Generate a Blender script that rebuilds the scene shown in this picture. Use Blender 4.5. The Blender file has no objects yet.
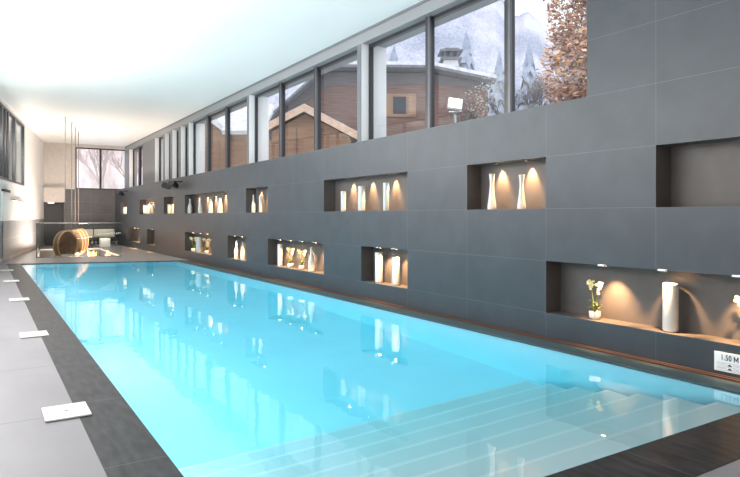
import bpy, bmesh, math, random
from mathutils import Vector, Matrix
random.seed(7)
PI = math.pi
C = bpy.context.scene.collection
TH = math.atan(386/611)
WX = 5.90                      # tiled wall plane
ZC = 5.21                      # ceiling
YB = 34.7                      # back wall

# ------------------------------------------------------------------ materials
def mat(name, col, rough=.6, spec=.5, metal=0, emit=None, es=0):
    m = bpy.data.materials.new(name); m.use_nodes = True
    p = m.node_tree.nodes['Principled BSDF']
    p.inputs['Base Color'].default_value = (*col, 1)
    p.inputs['Roughness'].default_value = rough
    p.inputs['Specular IOR Level'].default_value = spec
    p.inputs['Metallic'].default_value = metal
    if emit:
        p.inputs['Emission Color'].default_value = (*emit, 1)
        p.inputs['Emission Strength'].default_value = es
    return m

def N(m, t, **kw):
    n = m.node_tree.nodes.new(t)
    for k, v in kw.items():
        if hasattr(n, k): setattr(n, k, v)
        else: n.inputs[k].default_value = v
    return n
def L(m, a, b): m.node_tree.links.new(a, b)

def noisy(name, c1, c2, scale=5, rough=.6, spec=.5, stretch=(1,1,1), bump=0, lo=.35, hi=.65, detail=6):
    m = mat(name, c1, rough, spec)
    p = m.node_tree.nodes['Principled BSDF']
    tc = N(m, 'ShaderNodeTexCoord'); mp = N(m, 'ShaderNodeMapping'); mp.inputs['Scale'].default_value = stretch
    nz = N(m, 'ShaderNodeTexNoise'); nz.inputs['Scale'].default_value = scale; nz.inputs['Detail'].default_value = detail
    cr = N(m, 'ShaderNodeValToRGB'); cr.color_ramp.elements[0].position = lo; cr.color_ramp.elements[1].position = hi
    cr.color_ramp.elements[0].color = (*c1, 1); cr.color_ramp.elements[1].color = (*c2, 1)
    L(m, tc.outputs['Object'], mp.inputs[0]); L(m, mp.outputs[0], nz.inputs['Vector'])
    L(m, nz.outputs[0], cr.inputs[0]); L(m, cr.outputs[0], p.inputs['Base Color'])
    if bump:
        b = N(m, 'ShaderNodeBump'); b.inputs['Strength'].default_value = bump
        L(m, nz.outputs[0], b.inputs['Height']); L(m, b.outputs[0], p.inputs['Normal'])
    return m

def seams(m, specs, seam_col, width=.006):
    """thin joints: specs = [(axis, offset, period)] in object coordinates"""
    nt = m.node_tree; p = nt.nodes['Principled BSDF']
    tc = N(m, 'ShaderNodeTexCoord'); sx = N(m, 'ShaderNodeSeparateXYZ'); L(m, tc.outputs['Object'], sx.inputs[0])
    acc = None
    for ax, off, per in specs:
        a = N(m, 'ShaderNodeMath', operation='ADD'); a.inputs[1].default_value = -off + per*100 + per/2
        L(m, sx.outputs['XYZ'.index(ax)], a.inputs[0])
        b = N(m, 'ShaderNodeMath', operation='MODULO'); b.inputs[1].default_value = per; L(m, a.outputs[0], b.inputs[0])
        c = N(m, 'ShaderNodeMath', operation='SUBTRACT'); c.inputs[1].default_value = per/2; L(m, b.outputs[0], c.inputs[0])
        d = N(m, 'ShaderNodeMath', operation='ABSOLUTE'); L(m, c.outputs[0], d.inputs[0])
        e = N(m, 'ShaderNodeMath', operation='LESS_THAN'); e.inputs[1].default_value = width/2; L(m, d.outputs[0], e.inputs[0])
        if acc is None: acc = e
        else:
            g = N(m, 'ShaderNodeMath', operation='MAXIMUM'); L(m, acc.outputs[0], g.inputs[0]); L(m, e.outputs[0], g.inputs[1]); acc = g
    mx = N(m, 'ShaderNodeMix', data_type='RGBA')
    src = p.inputs['Base Color']
    if src.is_linked: L(m, src.links[0].from_socket, mx.inputs[6])
    else: mx.inputs[6].default_value = src.default_value
    mx.inputs[7].default_value = (*seam_col, 1)
    L(m, acc.outputs[0], mx.inputs[0]); L(m, mx.outputs[2], p.inputs['Base Color'])
    return m

def glass_mat(name, tint=(1,1,1), base=.05, graze=.7, rough=0.0):
    m = bpy.data.materials.new(name); m.use_nodes = True
    nt = m.node_tree; nt.nodes.remove(nt.nodes['Principled BSDF']); out = nt.nodes['Material Output']
    t = N(m, 'ShaderNodeBsdfTransparent'); t.inputs[0].default_value = (*tint, 1)
    g = N(m, 'ShaderNodeBsdfGlossy'); g.inputs['Roughness'].default_value = rough
    ge = N(m, 'ShaderNodeNewGeometry'); dt = N(m, 'ShaderNodeVectorMath', operation='DOT_PRODUCT')
    L(m, ge.outputs['Incoming'], dt.inputs[0]); L(m, ge.outputs['Normal'], dt.inputs[1])
    ab = N(m, 'ShaderNodeMath', operation='ABSOLUTE'); L(m, dt.outputs['Value'], ab.inputs[0])
    om = N(m, 'ShaderNodeMath', operation='SUBTRACT'); om.inputs[0].default_value = 1; L(m, ab.outputs[0], om.inputs[1])
    pw = N(m, 'ShaderNodeMath', operation='POWER'); pw.inputs[1].default_value = 5; L(m, om.outputs[0], pw.inputs[0])
    f = N(m, 'ShaderNodeMath', operation='MULTIPLY_ADD'); f.inputs[1].default_value = graze; f.inputs[2].default_value = base; L(m, pw.outputs[0], f.inputs[0])
    mx = N(m, 'ShaderNodeMixShader'); L(m, f.outputs[0], mx.inputs[0]); L(m, t.outputs[0], mx.inputs[1]); L(m, g.outputs[0], mx.inputs[2])
    L(m, mx.outputs[0], out.inputs[0]); return m

M = {}
TILE_SPECS = [('Y', 3.78, 1.467), ('Z', .30, .645)]
M['tile'] = seams(noisy('anthracite_tile', (.034,.043,.053), (.043,.053,.065), 3, .40, .45), TILE_SPECS, (.085,.10,.11), .006)
M['tile_back'] = seams(noisy('anthracite_tile_back', (.085,.083,.085), (.10,.096,.096), 3, .4, .5), [('X', 5.9, 1.2), ('Z', .30, .645)], (.16,.15,.15), .012)
M['niche'] = noisy('niche_warm_lit', (.075,.066,.062), (.092,.080,.074), 4, .45, .4)  # browner than the wall tile: the downlights' warmth is put into this colour
M['ceiling'] = mat('white_stretch_ceiling', (.86,.88,.87), .35, .25)
M['fascia'] = mat('pale_grey_fascia', (.24,.25,.26), .5)
M['pier'] = mat('grey_pier', (.13,.14,.155), .5)
M['reveal'] = mat('white_reveal', (.82,.82,.82), .5)
M['plaster'] = noisy('light_plaster', (.84,.83,.82), (.88,.87,.86), 2, .7, .3)
M['beige'] = noisy('beige_plaster', (.50,.455,.42), (.56,.51,.47), 6, .7, .3)
M['grey_tile'] = seams(noisy('grey_wall_tile', (.30,.29,.30), (.34,.33,.34), 3, .5), [('Y', 1.0, 1.4), ('Z', .15, .6)], (.52,.52,.54), .012)
M['deck'] = seams(noisy('grey_stone_deck', (.215,.205,.222), (.255,.245,.262), 1.6, .42, .45, (1,.4,1)), [('Y', 5.14, 1.74)], (.13,.13,.135), .012)
M['deck_far'] = noisy('pale_stone_deck', (.38,.35,.34), (.44,.41,.39), 2, .3, .5)
M['slate'] = seams(noisy('slate_coping', (.008,.008,.010), (.050,.050,.056), 6, .42, .28, (3,.7,1), .25, .35, .75, 12), [('Y', 3.90, 1.467), ('X', 3.45, 1.467)], (.12,.12,.13), .006)
M['frame'] = mat('black_window_frame', (.022,.022,.026), .35)
M['frame_edge'] = mat('grey_frame_edge', (.12,.12,.13), .35, metal=.5)
M['pane'] = glass_mat('window_glass', (.95,.97,.98))
M['rail_glass'] = glass_mat('railing_glass', (.80,.86,.86), .02, .3)
M['lining'] = noisy('pool_liner', (.52,.82,.90), (.57,.85,.92), 1, .6, .2)
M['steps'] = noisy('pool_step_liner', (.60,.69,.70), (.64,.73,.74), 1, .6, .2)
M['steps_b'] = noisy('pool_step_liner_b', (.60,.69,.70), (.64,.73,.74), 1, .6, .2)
M['edge_light'] = mat('tread_edge_light', (.73,.80,.81), .5)  # pale strip paints the lighter front edge that light gives each tread
M['riser_shade'] = noisy('pool_riser_shade', (.26,.44,.48), (.28,.47,.51), 1, .6, .2)  # coloured darker than the treads to stand in for step shading
M['gutter'] = mat('wet_grey_gutter', (.06,.095,.105), .5, .25)
M['copper'] = mat('bronze_grate', (.11,.06,.04), .5, metal=.5)
M['black'] = mat('black_metal', (.012,.012,.014), .4)
M['ceramic'] = mat('white_ceramic', (.60,.57,.53), .32)
M['ceramic_grey'] = mat('pale_grey_ceramic', (.47,.50,.50), .32)
M['chrome'] = mat('brushed_steel', (.6,.6,.6), .25, metal=.9)
M['lens'] = mat('warm_lens', (1,.8,.5), .4, emit=(1,.62,.30), es=22)
M['cover'] = mat('white_plastic_cover', (.72,.71,.69), .35)
M['screw'] = mat('dull_screw', (.30,.27,.22), .5)
M['leaf'] = mat('orchid_leaf', (.10,.16,.03), .45)
M['stem'] = mat('orchid_stem', (.22,.28,.06), .5)
M['petal'] = mat('cream_petal', (.90,.80,.42), .5)
M['heart'] = mat('yellow_heart', (.75,.45,.05), .5)
M['sign'] = mat('white_sign', (.80,.82,.84), .4)
M['ink'] = mat('dark_ink', (.02,.025,.035), .5)
M['inkgrey'] = mat('grey_ink', (.33,.35,.38), .5)
M['wood'] = noisy('honey_wood_rim', (.50,.29,.13), (.62,.38,.19), 12, .45)
M['weave'] = noisy('brown_woven_shell', (.20,.105,.055), (.33,.18,.10), 30, .6, .4, (1,1,.3), .2)
M['rope'] = mat('taupe_rope', (.22,.18,.16), .8)
M['cream'] = noisy('cream_fabric', (.66,.61,.50), (.72,.67,.56), 20, .9, .2)
M['whitefab'] = mat('white_fabric', (.80,.80,.76), .9, .2)
M['flame'] = mat('amber_flame', (1,.4,.08), .5, emit=(1,.30,.05), es=5)
M['flame_core'] = mat('pale_flame', (1,.7,.3), .5, emit=(1,.62,.22), es=8)
M['bronze'] = mat('dark_bronze_bowl', (.10,.07,.05), .4, metal=.5)
M['pit'] = noisy('dark_pit_stone', (.035,.032,.032), (.05,.045,.043), 4, .4)

# ------------------------------------------------------------------ geometry helpers
def quad(bm, pts, mi=0):
    f = bm.faces.new([bm.verts.new(p) for p in pts]); f.material_index = mi; return f
def box(bm, a, b, mi=0, bev=0):
    x0,y0,z0 = a; x1,y1,z1 = b
    v = [bm.verts.new(p) for p in ((x0,y0,z0),(x1,y0,z0),(x1,y1,z0),(x0,y1,z0),(x0,y0,z1),(x1,y0,z1),(x1,y1,z1),(x0,y1,z1))]
    fs = [bm.faces.new([v[i] for i in q]) for q in ((0,3,2,1),(4,5,6,7),(0,1,5,4),(1,2,6,5),(2,3,7,6),(3,0,4,7))]
    for f in fs: f.material_index = mi
    if bev:
        es = list({e for f in fs for e in f.edges})
        bmesh.ops.bevel(bm, geom=es, offset=bev, segments=3, profile=.5, affect='EDGES')
    return v
def lathe(bm, prof, c=(0,0,0), n=32, mi=0, M4=None):
    rings = []
    for r, z in prof:
        ring = []
        for i in range(n):
            a = 2*PI*i/n; p = Vector((c[0]+r*math.cos(a), c[1]+r*math.sin(a), c[2]+z))
            if M4: p = M4 @ p
            ring.append(bm.verts.new(p))
        rings.append(ring)
    for a, b in zip(rings, rings[1:]):
        for i in range(n):
            f = bm.faces.new((a[i], a[(i+1)%n], b[(i+1)%n], b[i])); f.material_index = mi; f.smooth = True
    for ring, fl in ((rings[0], True), (rings[-1], False)):
        f = bm.faces.new(ring[::-1] if fl else ring); f.material_index = mi
def tube(bm, pts, rs, n=8, mi=0):
    pts = [Vector(p) for p in pts]
    if not hasattr(rs, '__len__'): rs = [rs]*len(pts)
    rings = []; up = Vector((0.13,.21,1)).normalized()
    for i, p in enumerate(pts):
        d = (pts[min(i+1,len(pts)-1)] - pts[max(i-1,0)]).normalized()
        u = d.cross(up)
        if u.length < 1e-3: u = d.cross(Vector((1,0,0)))
        u.normalize(); w = d.cross(u)
        rings.append([bm.verts.new(p + rs[i]*(u*math.cos(2*PI*k/n) + w*math.sin(2*PI*k/n))) for k in range(n)])
    for a, b in zip(rings, rings[1:]):
        for k in range(n):
            f = bm.faces.new((a[k], a[(k+1)%n], b[(k+1)%n], b[k])); f.smooth = True; f.material_index = mi
    bm.faces.new(rings[0][::-1]).material_index = mi; bm.faces.new(rings[-1]).material_index = mi
def torus(bm, R, r, M4, n=40, k=8, mi=0):
    rings = []
    for i in range(n):
        a = 2*PI*i/n
        rings.append([bm.verts.new(M4 @ Vector(((R+r*math.cos(2*PI*j/k))*math.cos(a), (R+r*math.cos(2*PI*j/k))*math.sin(a), r*math.sin(2*PI*j/k)))) for j in range(k)])
    for i in range(n):
        a, b = rings[i], rings[(i+1)%n]
        for j in range(k):
            f = bm.faces.new((a[j], b[j], b[(j+1)%k], a[(j+1)%k])); f.smooth = True; f.material_index = mi
def obj(name, bm, mats, parent=None, recalc=True):
    if recalc: bmesh.ops.recalc_face_normals(bm, faces=bm.faces)
    me = bpy.data.meshes.new(name); bm.to_mesh(me); bm.free()
    for m in (mats if isinstance(mats, (list, tuple)) else [mats]): me.materials.append(m)
    o = bpy.data.objects.new(name, me); C.objects.link(o)
    if parent: o.parent = parent
    return o
def struct(name, bm, mats, parent=None, recalc=True):
    o = obj(name, bm, mats, parent, recalc)
    if not parent: o['kind'] = 'structure'
    return o
def tag(o, label, cat, group=None, kind=None):
    o['label'] = label; o['category'] = cat
    if group: o['group'] = group
    if kind: o['kind'] = kind
    return o
def thing(name, label, cat, loc=(0,0,0), rz=0, group=None):
    o = bpy.data.objects.new(name, None); C.objects.link(o)
    o.location = loc; o.rotation_euler = (0,0,rz); o.empty_display_size = .1
    return tag(o, label, cat, group)
def dup(root, loc, rz=None, label=None):
    r = root.copy(); C.objects.link(r); r.location = loc
    if rz is not None: r.rotation_euler = (0,0,rz)
    if label: r['label'] = label
    for ch in root.children:
        c = ch.copy(); C.objects.link(c); c.parent = r
        for g in ch.children:
            d = g.copy(); C.objects.link(d); d.parent = c
    return r
B = bmesh.new

# ------------------------------------------------------------------ tiled wall with niches
g = lambda k: 3.78 + 1.467*k
ROWS = [0, .30, .945, 1.59, 2.235, 2.88]
UP = [(g(-3), g(0)), (g(1), g(2)), (g(3), g(5)), (g(7), g(8)), (g(9), g(12)), (g(13), g(14)), (g(15), g(17)), (g(19), g(20))]
LO = [(g(-2), g(1)), (g(3), g(4)), (g(5), g(7)), (g(8), g(9)), (g(10), g(12)), (g(15), g(16)), (g(17), g(19))]
ND = .27
bm = B()
def wall_row(z0, z1, holes):
    y = -4.0
    for a, b in sorted(holes) + [(YB+.2, None)]:
        if a > y: quad(bm, [(WX,y,z0),(WX,a,z0),(WX,a,z1),(WX,y,z1)])
        if b is None: break
        xb = WX + ND
        quad(bm, [(xb,a,z0),(xb,b,z0),(xb,b,z1),(xb,a,z1)], 1)
        quad(bm, [(WX,a,z0),(xb,a,z0),(xb,a,z1),(WX,a,z1)], 1)
        quad(bm, [(WX,b,z0),(xb,b,z0),(xb,b,z1),(WX,b,z1)], 1)
        quad(bm, [(WX,a,z0),(xb,a,z0),(xb,b,z0),(WX,b,z0)], 1)
        quad(bm, [(WX,a,z1),(xb,a,z1),(xb,b,z1),(WX,b,z1)], 1)
        y = b
wall_row(-.05, .30, []); wall_row(.30, .945, LO); wall_row(.945, 1.59, []); wall_row(1.59, 2.235, UP); wall_row(2.235, 2.88, [])
YW = 4.64
quad(bm, [(WX,-4,2.88),(WX,YW,2.88),(WX,YW,ZC),(WX,-4,ZC)])            # full-height near part
quad(bm, [(WX,YW,2.88),(7.0,YW,2.88),(7.0,YW,ZC),(WX,YW,ZC)])
quad(bm, [(WX,YW,2.88),(7.0,YW,2.88),(7.0,YB+.2,2.88),(WX,YB+.2,2.88)])    # sill
quad(bm, [(7.0,-4,-.05),(7.0,YB+.2,-.05),(7.0,YB+.2,2.88),(7.0,-4,2.88)])
quad(bm, [(7.0,-4,2.88),(7.0,YW,2.88),(7.0,YW,ZC),(7.0,-4,ZC)])
struct('wall_right', bm, [M['tile'], M['niche']], recalc=False)

# ------------------------------------------------------------------ clerestory strip
bm = B(); box(bm, (6.40, YW, 4.96), (7.0, YB+.2, ZC+.02)); struct('trim_1', bm, M['fascia'])
bm = B(); box(bm, (6.385, YW, ZC-.05), (6.41, YB, ZC)); struct('trim_2', bm, M['pier'])
tn = [3]
def pier(y0, y1, x1=7.0):
    bm = B(); box(bm, (6.40,y0,2.88), (x1,y1,4.96))
    for f in bm.faces:
        f.normal_update()
        if abs(f.normal.y) > .5: f.material_index = 1
    struct('trim_%d' % tn[0], bm, [M['pier'], M['reveal']]); tn[0] += 1
for a, b in ((10.45,10.62),(16.60,16.77),(22.68,22.88),(23.75,24.1),(25.0,25.35),(26.2,26.5),(27.95,30.45)): pier(a, b)
pier(33.6, YB+.2, 6.62)
wn = [1]
def window(y0, y1, mulls, x=6.6):
    z0, z1 = 2.88, 4.96; fw = .06
    bm = B()
    box(bm, (x-.03,y0,z0), (x+.05,y0+fw,z1)); box(bm, (x-.03,y1-fw,z0), (x+.05,y1,z1))
    box(bm, (x-.03,y0+fw,z0), (x+.05,y1-fw,z0+fw*.8)); box(bm, (x-.03,y0+fw,z1-fw), (x+.05,y1-fw,z1))
    w = struct('window_%d' % wn[0], bm, M['frame']); wn[0] += 1
    for m in mulls:
        bm = B(); box(bm, (x-.10,m-.035,z0), (x+.05,m+.035,z1)); box(bm, (x-.10,m-.085,z0), (x-.06,m-.035,z1), 1)
        obj('mullion', bm, [M['frame'], M['frame_edge']], w)
    ys = [y0+fw] + [v for m in mulls for v in (m-.035, m+.035)] + [y1-fw]
    for a, b in zip(ys[::2], ys[1::2]):
        bm = B(); quad(bm, [(x,a,z0+.05),(x,b,z0+.05),(x,b,z1-fw),(x,a,z1-fw)]); obj('pane', bm, M['pane'], w)
window(YW, 10.45, [6.54, 8.45]); window(10.62, 16.60, [12.70, 14.70]); window(16.77, 22.68, [18.91, 20.85])
window(22.88, 23.75, []); window(24.1, 25.0, []); window(25.35, 26.2, []); window(26.5, 27.95, []); window(30.45, 33.6, [31.9])

# ------------------------------------------------------------------ ceiling
bm = B(); box(bm, (-5.2,-4,ZC), (7.1,YB+.3,ZC+.2)); struct('ceiling', bm, M['ceiling'])

# ------------------------------------------------------------------ back wall
bm = B()
def r(x0,x1,z0,z1,mi,y=YB): quad(bm, [(x0,y,z0),(x1,y,z0),(x1,y,z1),(x0,y,z1)], mi)
r(1.8,2.54,-.8,ZC,0); r(2.54,3.45,2.2,ZC,0); r(3.45,3.98,2.88,ZC,0); r(3.98,6.49,5.06,ZC,0); r(6.49,7,2.88,ZC,0)
r(3.45,5.95,-.8,2.88,1); r(5.95,7.0,-.05,2.88,1)
quad(bm, [(3.98,YB,2.88),(6.49,YB,2.88),(6.49,YB+.3,2.88),(3.98,YB+.3,2.88)], 1)
quad(bm, [(3.98,YB,2.88),(3.98,YB,5.06),(3.98,YB+.3,5.06),(3.98,YB+.3,2.88)], 0)
struct('wall_back', bm, [M['beige'], M['tile_back']], recalc=False)
bm = B(); box(bm, (2.50,YB-.35,2.2), (3.46,YB,2.92)); struct('trim_20', bm, M['beige'])
bm = B(); box(bm, (2.54,YB+.25,0), (3.45,YB+.3,2.2)); box(bm,(2.54,YB,0),(2.58,YB+.25,2.2)); box(bm,(3.41,YB,0),(3.45,YB+.25,2.2))
d = struct('door_1', bm, M['black']); bm = B(); tube(bm, [(3.32,YB+.2,.95),(3.32,YB+.2,1.25)], .015); obj('door_handle', bm, M['chrome'], d)
bm = B(); box(bm, (2.70,YB-.30,2.12), (2.98,YB-.2,2.2), 0, .01)
tag(obj('emergency_light', bm, mat('emergency_lens', (.8,.8,.8), .4, emit=(.9,.95,1), es=.6)), 'small white emergency light above the dark doorway', 'light')
# back window
bm = B(); y = YB+.12; fw = .07; x0, x1, z0, z1 = 3.98, 6.49, 2.88, 5.06
box(bm,(x0,y-.04,z0),(x0+fw,y+.04,z1)); box(bm,(x1-fw,y-.04,z0),(x1,y+.04,z1)); box(bm,(x0+fw,y-.04,z0),(x1-fw,y+.04,z0+fw)); box(bm,(x0+fw,y-.04,z1-fw),(x1-fw,y+.04,z1))
w = struct('window_20', bm, M['frame'])
bm = B(); box(bm,(5.14,y-.05,z0+fw),(5.24,y+.05,z1-fw)); obj('mullion', bm, M['frame'], w)
for a, b in ((x0+fw,5.14),(5.24,x1-fw)):
    bm = B(); quad(bm, [(a,y,z0+fw),(b,y,z0+fw),(b,y,z1-fw),(a,y,z1-fw)]); obj('pane', bm, M['pane'], w)

# ------------------------------------------------------------------ left wall (slightly splayed); local frame: X = into room, Y = along wall
LA = -math.atan(.1715)
def left_frame(o): o.location = (-3.414 - .0, 0, 0); o.rotation_euler = (0,0,LA)      # wall meets Y=0 at X=-3.41
cl = math.cos(LA)
yl = lambda Y: Y / cl                                                              # world Y on the wall -> local
Y0w, Y1w = yl(13.0), yl(27.7)
bm = B()
def q(y0,y1,z0,z1,mi): quad(bm, [(0,y0,z0),(0,y1,z0),(0,y1,z1),(0,y0,z1)], mi)
ye = yl(YB+.1)
q(-5,ye,-.8,1.35,1); q(-5,ye,1.35,2.68,0); q(-5,Y0w,2.68,ZC,0); q(Y1w,ye,2.68,ZC,0); q(Y0w,Y1w,5.07,ZC,0)
quad(bm, [(0,Y1w,2.68),(-.25,Y1w,2.68),(-.25,Y1w,5.07),(0,Y1w,5.07)], 0); quad(bm, [(0,Y0w,2.68),(-.25,Y0w,2.68),(-.25,Y1w,2.68),(0,Y1w,2.68)], 0)
left_frame(struct('wall_left', bm, [M['plaster'], M['grey_tile']], recalc=False))
bm = B(); mz0, mz1 = 2.68, 5.07
box(bm,(-.08,Y0w,mz0),(.02,Y0w+.08,mz1)); box(bm,(-.08,Y1w-.12,mz0),(.02,Y1w,mz1)); box(bm,(-.08,Y0w,mz0),(.02,Y1w,mz0+.07)); box(bm,(-.08,Y0w,mz1-.07),(.02,Y1w,mz1))
w = struct('window_21', bm, M['frame']); left_frame(w)
ml = [yl(v) for v in (14.6,16.0,17.4,18.8,20.2,21.6,22.75,23.40,23.9,25.35)]
for v in ml:
    bm = B(); box(bm,(-.08,v-.06,mz0+.07),(.02,v+.06,mz1-.07)); obj('mullion', bm, M['frame'], w)
bm = B(); quad(bm, [(-.05,Y0w,mz0),(-.05,Y1w,mz0),(-.05,Y1w,mz1),(-.05,Y0w,mz1)]); obj('pane', bm, M['pane'], w)
# adjoining gallery behind the left window
bm = B(); quad(bm, [(-2.2,Y0w-2,1.5),(-2.2,Y1w+3,1.5),(-2.2,Y1w+3,6.5),(-2.2,Y0w-2,6.5)]); quad(bm, [(-2.2,Y1w+3,1.5),(-.3,Y1w+3,1.5),(-.3,Y1w+3,6.5),(-2.2,Y1w+3,6.5)])
left_frame(struct('wall_gallery', bm, mat('gallery_grey', (.72,.76,.73), .7)))
# pale baseboard, near block
bm = B(); box(bm,(0,-5,0),(.03,ye,.14)); left_frame(struct('baseboard_left', bm, M['deck_far']))
bm = B(); box(bm,(0,yl(22.6),.0),(.05,yl(23.79),2.28),0); box(bm,(0,yl(22.6),0),(.055,yl(23.79),1.34),1); box(bm,(0,yl(22.6),2.28),(.09,yl(23.79),2.36),2)
left_frame(struct('trim_21', bm, [M['plaster'], M['grey_tile'], M['black']]))
bm = B(); tube(bm, [(.0,yl(24.35),2.07),(.06,yl(24.35),2.07),(.06,yl(27.0),2.07),(0,yl(27.0),2.07)], .03)
o = obj('towel_rail', bm, M['chrome']); left_frame(o); tag(o, 'thin metal towel rail fixed on the white left wall', 'rail')

# near wall (behind the photographer) so the hall is closed
bm = B(); quad(bm, [(-5.2,-4,-.05),(7,-4,-.05),(7,-4,ZC),(-5.2,-4,ZC)]); struct('wall_front', bm, M['plaster'])

# ------------------------------------------------------------------ floors
PX0, PX1, PY0 = .97, 5.45, 2.43
YF0, YF1 = 21.9, 20.75                     # far pool edge (left, right)
SX, SY = .60, 1.97
def far(x): return YF0 + (YF1-YF0)*(x-PX0)/(PX1-PX0)
def flat(bm, pts, z=0, th=.06, mi=0):
    top = [bm.verts.new((x,y,z)) for x,y in pts]; bot = [bm.verts.new((x,y,z-th)) for x,y in pts]
    bm.faces.new(top).material_index = mi; bm.faces.new(bot[::-1]).material_index = mi
    n = len(pts)
    for i in range(n): bm.faces.new((top[i], bot[i], bot[(i+1)%n], top[(i+1)%n])).material_index = mi
bm = B(); flat(bm, [(-5,-4),(SX,-4),(SX,far(SX)+.35),(-1.2,far(SX)+.35+.2),(-5,22.6)]); flat(bm, [(SX,-4),(WX+.02,-4),(WX+.02,SY),(SX,SY)])
struct('floor', bm, M['deck'])
# far deck with opening for the sunken lounge
PA, PB = (1.60,24.9), (4.35,24.2)         # front edge of lounge
PC, PD = (4.55,30.9), (2.15,31.3)
bm = B()
flat(bm, [(-5,22.6),(-1.2,far(SX)+.55),(SX,far(SX)+.35),(PX0,far(PX0)+.35),(1.66,far(1.66)+.33),PA,PD,(2.15,YB+.3),(-5,YB+.3)])
flat(bm, [(1.66,far(1.66)+.33),(WX+.02,far(WX)+.05),(WX+.02,24.0),PB,PA])
flat(bm, [PB,(WX+.02,24.0),(WX+.02,YB+.3),(4.55,YB+.3),PC])
flat(bm, [PD,PC,(4.55,YB+.3),(2.15,YB+.3)])
struct('floor_lounge', bm, M['deck_far'])
bm = B(); zp = -.75
P4 = [PA,PB,PC,PD]
bm.faces.new([bm.verts.new((x,y,zp)) for x,y in P4])
for i in range(4):
    (xa,ya),(xb,yb) = P4[i], P4[(i+1)%4]; quad(bm, [(xa,ya,zp),(xb,yb,zp),(xb,yb,-.05),(xa,ya,-.05)])
struct('floor_pit', bm, M['pit'], recalc=False)
# slate coping (L shape + thin far edge)
bm = B(); flat(bm, [(SX,SY),(PX0,PY0),(PX0,far(PX0)),(SX,far(SX)+.35)], .004); flat(bm, [(SX,SY),(WX,SY),(WX,PY0),(PX0,PY0)], .004)
struct('trim_22', bm, M['slate'])
bm = B(); flat(bm, [(PX0-.02,far(PX0)),(PX1,far(PX1)),(WX,far(WX)),(WX,far(WX)+.12),(PX0-.37,far(PX0)+.42)], .003, .05); struct('trim_23', bm, M['black'])
# overflow gutter along the tiled wall
bm = B(); flat(bm, [(PX1,PY0),(5.74,PY0),(5.74,far(5.74)),(PX1,far(PX1))], -.004, .05); struct('trim_24', bm, M['gutter'])
bm = B(); flat(bm, [(5.74,PY0),(WX,PY0),(WX,far(WX)),(5.74,far(5.74))], -.012, .05); struct('trim_25', bm, M['black'])
bm = B()
for x in (5.80, 5.86): flat(bm, [(x-.012,PY0),(x+.012,PY0),(x+.012,far(x)),(x-.012,far(x))], .006, .02)
struct('trim_26', bm, M['copper'])

# ------------------------------------------------------------------ pool basin, steps, water
ZD = -1.55
bm = B()
q4 = [(PX0,PY0),(PX1,PY0),(PX1,YF1),(PX0,YF0)]
bm.faces.new([bm.verts.new((x,y,ZD)) for x,y in q4])
for i in range(4):
    (xa,ya),(xb,yb) = q4[i], q4[(i+1)%4]
    quad(bm, [(xa,ya,ZD),(xb,yb,ZD),(xb,yb,-.03),(xa,ya,-.03)])
struct('floor_pool_basin', bm, M['lining'], recalc=False)
prof = [(PY0+.001, -.20, 0)]
for k in range(7):
    yn = 2.80 + .36*k; z = -.20-.19*k
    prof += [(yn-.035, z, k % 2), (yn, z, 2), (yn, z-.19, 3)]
bm = B()
va = [bm.verts.new((PX0+.001,y,z)) for y,z,_ in prof]; vb = [bm.verts.new((PX1-.22,y,z)) for y,z,_ in prof]
vc = [bm.verts.new((PX1-.22,y,-1.55)) for y,z,_ in prof]
for i in range(len(prof)-1):
    bm.faces.new((va[i],vb[i],vb[i+1],va[i+1])).material_index = prof[i+1][2]
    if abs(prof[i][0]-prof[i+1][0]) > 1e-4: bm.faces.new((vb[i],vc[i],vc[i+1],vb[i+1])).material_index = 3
o = obj('pool_steps', bm, [M['steps'], M['steps_b'], M['edge_light'], M['riser_shade']], recalc=False); tag(o, 'pale wide submerged steps across the near end of the pool', 'steps')

wm = bpy.data.materials.new('pool_water'); wm.use_nodes = True
nt = wm.node_tree; nt.nodes.remove(nt.nodes['Principled BSDF']); out = nt.nodes['Material Output']
gl = N(wm, 'ShaderNodeBsdfGlass'); gl.inputs['IOR'].default_value = 1.333; gl.inputs['Roughness'].default_value = 0; gl.inputs[0].default_value = (1,1,1,1)
tc = N(wm, 'ShaderNodeTexCoord'); nz = N(wm, 'ShaderNodeTexNoise'); nz.inputs['Scale'].default_value = 2.2; nz.inputs['Detail'].default_value = 2
bp = N(wm, 'ShaderNodeBump'); bp.inputs['Strength'].default_value = .010; bp.inputs['Distance'].default_value = .3
L(wm, tc.outputs['Object'], nz.inputs['Vector']); L(wm, nz.outputs[0], bp.inputs['Height']); L(wm, bp.outputs[0], gl.inputs['Normal'])
L(wm, gl.outputs[0], out.inputs['Surface'])
va_ = N(wm, 'ShaderNodeVolumeAbsorption'); va_.inputs['Color'].default_value = (.10,.87,.96,1); va_.inputs['Density'].default_value = .30
L(wm, va_.outputs[0], out.inputs['Volume'])
bm = B(); e = .015
top = [(PX0-e,PY0-e),(PX1+e,PY0-e),(PX1+e,YF1+e),(PX0-e,YF0+e)]
flat(bm, top, -.018, 1.6)
tag(obj('pool_water', bm, wm), 'still turquoise water filling the long indoor pool', 'water', kind='stuff')

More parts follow.
